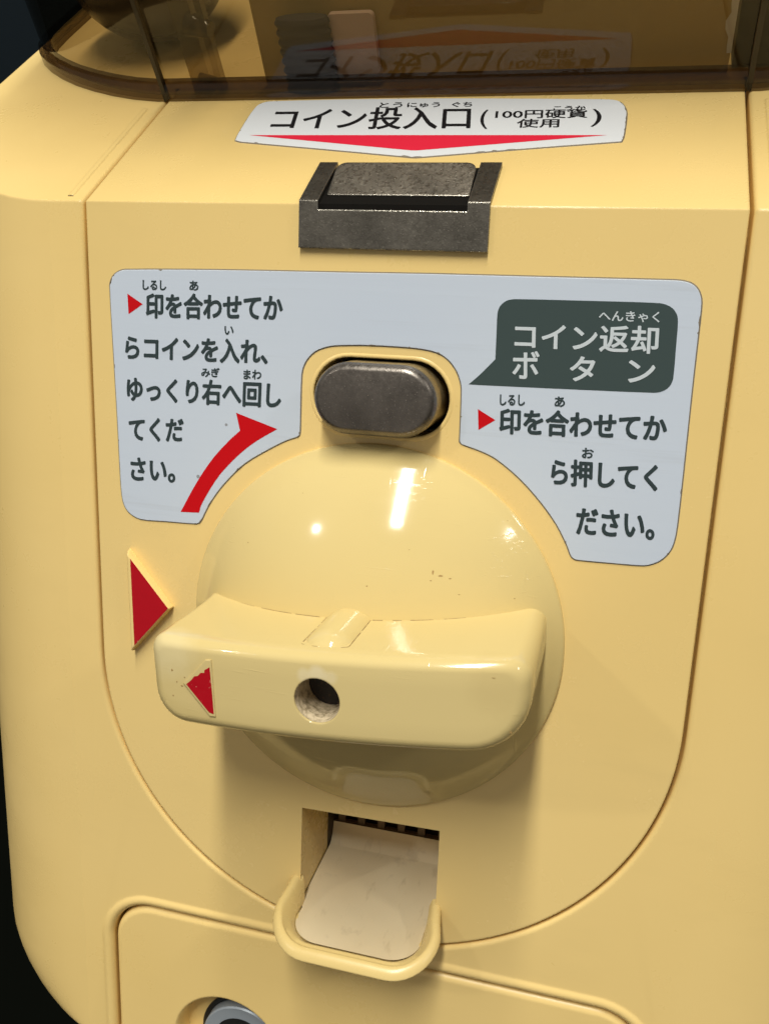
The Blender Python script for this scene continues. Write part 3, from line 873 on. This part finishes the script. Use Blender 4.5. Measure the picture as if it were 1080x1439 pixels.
rings = [tray_out(11.0, 10.5, 2.6, 2.4, .2, -67), tray_out(14.0, 13.4, 8.0, 6.5, .40, ZR - 4.8), tray_out(15.6, 16.6, 13.4, 9.0, SLT, ZR - 2.8),
         tray_out(*TO, SLT, ZR - 1.3), tray_out(*TO, SLT, ZR - .6, .25), tray_out(*TO, SLT, ZR - .12, .75), tray_out(*TO, SLT, ZR, 1.3),
         tray_out(*TO, SLT, ZR - .2, 1.8), tray_out(*TO, SLT, ZR - .7, 2.1), tray_out(15.9, 16.8, 13.8, 9.0, .36, ZR - 2.0, 2.5), tray_out(15.9, 15.9, 12.8, 8.8, .14, -61.8, 2.7), tray_out(15.8, 15.6, 12.3, 8.6, .08, -63.4, 2.7)]
loft(bm, rings, closed=False)
x0, x1 = OP[0][0], OP[3][0]
def wallrun(bm, y0, y1):
    for (a, b) in ((OP[0], OP[1]), (OP[2], OP[3]), (OP[3], OP[0])):
        quadstrip(bm, [Vector((a[0], y0, a[1])), Vector((b[0], y0, b[1]))], [Vector((a[0], y1, a[1])), Vector((b[0], y1, b[1]))])
wallrun(bm, .02, 17.5)
tray = finish('coin_tray', bm, M['tray'], machine, 40)
bm = bmesh.new()
wallrun(bm, 17.55, 26)
flat(bm, [[(x0 - .2, -70), (x1 + .2, -70), (x1 + .2, OP[0][1] + .1), (x0 - .2, OP[0][1] + .1)]], lambda x, z: Vector((x, 26, z)))
finish('tray_back', bm, M['darkbrown'], tray)
# pale lining: nearly level floor, then a ramp up to the grille
bm = bmesh.new()
li = tray_out(15.8, 15.65, 12.4, 8.6, 0, -63, 2.6)
pl = [(v.x, v.y) for v in li]; pl[0] = (x0 + .1, 19.0); pl[-1] = (x1 - .1, 19.0)
pl[1] = (x0 + .05, -.5); pl[-2] = (x1 - .05, -.5)
LZ = lambda y: -62.4 + y * .08
flat(bm, [pl], lambda x, y: Vector((x, y, LZ(y))))
xs = [x0 + .1 + (x1 - x0 - .2) * i / 8 for i in range(9)]
prev = [Vector((x, 19, LZ(19))) for x in xs]
for y, z in ((19.8, .6), (20.6, 1.6), (21.2, 3.0), (21.6, 4.6)):
    cur = [Vector((x, y, LZ(17) + z)) for x in xs]; quadstrip(bm, prev, cur); prev = cur
finish('tray_lining', bm, M['lining'], tray, 25)
bm = bmesh.new()
zg = LZ(17) + 3.6
for i in range(7):
    x = x0 + 1.0 + i * 4.7
    box(bm, x, x + 1.6, 22.2, 23.4, zg - 2, OP[0][1])
box(bm, x0, x1, 22.25, 23.35, zg - 3, zg + 1.0)
finish('tray_grille', bm, M['grille'], tray)

# --- smoked window: shell standing square on the slope
WF = [(0, 40.3), (-30, 40.3), (-60, 40.4), (-66, 41.5), (-72, 43.4), (-78, 45.9), (-84, 49.0), (-89.5, 52.6), (-94.5, 56.6), (-98.5, 60.6), (-101, 64.5), (-102.3, 69), (-102.8, 76), (-103, 110), (-103, 170)]
def foot(d):
    half = offset(list(reversed(WF)), d, closed=False)          # from the back left to the middle; outward is to the right hand
    half = [(x, t) for x, t in half]
    full = half[:-1] + [(-x, t) for x, t in reversed(half)]
    return [(x, EZ + t) for x, t in full]
bm = bmesh.new()
f0_ = foot(-.6)
rings = [[U(x * (1 - .0006 * h), t - .07 * h, h) for x, t in f0_] for h in (0.05, 4.4, 40, 110)]
for A_, B_ in zip(rings, rings[1:]): quadstrip(bm, A_, B_)
bm.faces.new([bm.verts.new(q) for q in rings[-1]])
win = finish('window', bm, M['smoke'], machine, 30)
bm = bmesh.new()
fo, fi = foot(0.5), foot(-2.6)
R = []
for (ft, h) in ((fo, .03), (fo, 3.0), (foot(.2), 3.5), (foot(-.4), 3.7), (foot(-2.2), 3.7), (fi, 3.3), (fi, .03)):
    R.append([U(x, t, h) for x, t in ft])
for A_, B_ in zip(R, R[1:]): quadstrip(bm, A_, B_)
finish('window_rim', bm, M['smoke_rim'], win, 40)
def vbar(bm, x, t, w, d, h0, h1, lean=0):
    A = [U(x - w, t - d, h0), U(x + w, t - d, h0), U(x + w, t + d, h0), U(x - w, t + d, h0)]
    B = [U(x - w + lean, t - d + .07 * -h1, h1), U(x + w + lean, t - d + .07 * -h1, h1), U(x + w + lean, t + d + .07 * -h1, h1), U(x - w + lean, t + d + .07 * -h1, h1)]
    loft(bm, [A, B], True, True, True)
bm = bmesh.new()
vbar(bm, -58.2, EZ + 40.7, .45, .7, .05, 110)
finish('window_seam', bm, M['seam'], win)
bm = bmesh.new(); vbar(bm, 58.2, EZ + 40.7, .45, .7, .05, 110)
finish('window_seam', bm, M['seam'], win)
bm = bmesh.new()
vbar(bm, -50.5, EZ + 44.5, 2.2, 1.2, .2, 70)
vbar(bm, -46.5, EZ + 44.5, .7, 1.0, .2, 70)
tube(bm, [U(-50, EZ + 43.5, 14), U(-45, EZ + 42.5, 13)], [2.4, 1.6], 12)
tube(bm, [U(-50.5, EZ + 43.5, 3.2), U(-47, EZ + 42.8, 3)], [1.2, .8], 10)
finish('hinge_post', bm, M['clear'], win, 30)

bm = bmesh.new()
def bx_(x0, x1, t0, t1, h0, h1):
    A = [U(x0, EZ + t0, h0), U(x1, EZ + t0, h0), U(x1, EZ + t1, h0), U(x0, EZ + t1, h0)]
    B = [U(x0, EZ + t0, h1), U(x1, EZ + t0, h1), U(x1, EZ + t1, h1), U(x0, EZ + t1, h1)]
    loft(bm, [A, B], True, True, True)
bx_(55.4, 92, 50, 120, .05, 96)  # black block added so that the right of the interior stays dark
finish('dark_filler_block', bm, M['stand'], machine)
# ------------------------------------------------------------------ things behind the window
def own(t, x, h=0.05): return U(x, EZ + t, h)
bm = bmesh.new()
ed = []
for i in range(13):
    h = i * 8.0
    ed.append((54.5 + .25 * math.sin(i * 2.3), h))
P = [(-37.5, .3)] + [(x, h + .3) for x, h in ed] + [(-37.5, 96.3)]
Q = ccw(P)
fpl = lambda x, h, d=0: U(x, EZ + 47.0 + d, h)
flat(bm, [Q], lambda x, h: fpl(x, h)); flat(bm, [Q], lambda x, h: fpl(x, h, .4))
quadstrip(bm, [fpl(x, h) for x, h in Q], [fpl(x, h, .4) for x, h in Q], True)
card = finish('display_card', bm, M['card'], None, origin=own(47, 8))
tag(card, 'tan paper display card standing upright behind the smoked window', 'card')
bm = bmesh.new()
P = []
for i in range(25):
    h = 4 + i * 1.4; P.append((53.9 - random.random() * .5 - (.5 if i in (3, 4, 11, 12) else 0), h))
P += [(54.7, h) for h in (37.6, 20, 4)]
flat(bm, [ccw(P)], lambda x, h: U(x, EZ + 46.8, h))
tornedge = finish('torn_edge', bm, M['card_edge'], None, origin=own(47, 8))
tornedge.parent = card; tornedge.location = (0, 0, 0); tornedge.rotation_euler = (0, 0, 0)
bm = bmesh.new()
rings = []
c0 = (-26.0, 43.8)
for i in range(40):
    h = .2 + i * .36
    r = 4.7 + .22 * sin(i * 1.25)
    rings.append([U(c0[0] + 1.18 * r * cos(j / 28 * 2 * PI), EZ + c0[1] + .45 * r * sin(j / 28 * 2 * PI), h) for j in range(28)])
loft(bm, rings, True, True, True)
roll = finish('ribbed_roll', bm, M['roll'], None, 40, origin=own(c0[1], c0[0]))
tag(roll, 'short dark grey ribbed roll standing inside the smoked window', 'roll')
bm = bmesh.new()
def PB(x, h, d): return U(x, EZ + 44.6 + d, h)
prism(bm, rrect(-21.2, -11.8, 2.6, 14.2, 1.0), 1.6, 0, PB, True)
pale = finish('pale_block', bm, M['pale'], None, 40, origin=own(45, -16.5, 2.6))
tag(pale, 'small pale pinkish block beside the dark ribbed roll behind the window', 'block')
bm = bmesh.new()
bmesh.ops.create_uvsphere(bm, u_segments=48, v_segments=24, radius=19, matrix=Matrix.Translation(U(-72, EZ + 74, 19.2)))
ball = finish('capsule', bm, M['ball'], None, 60, origin=own(74, -72))
tag(ball, 'dark round toy capsule lying in the left corner of the smoked window', 'capsule')
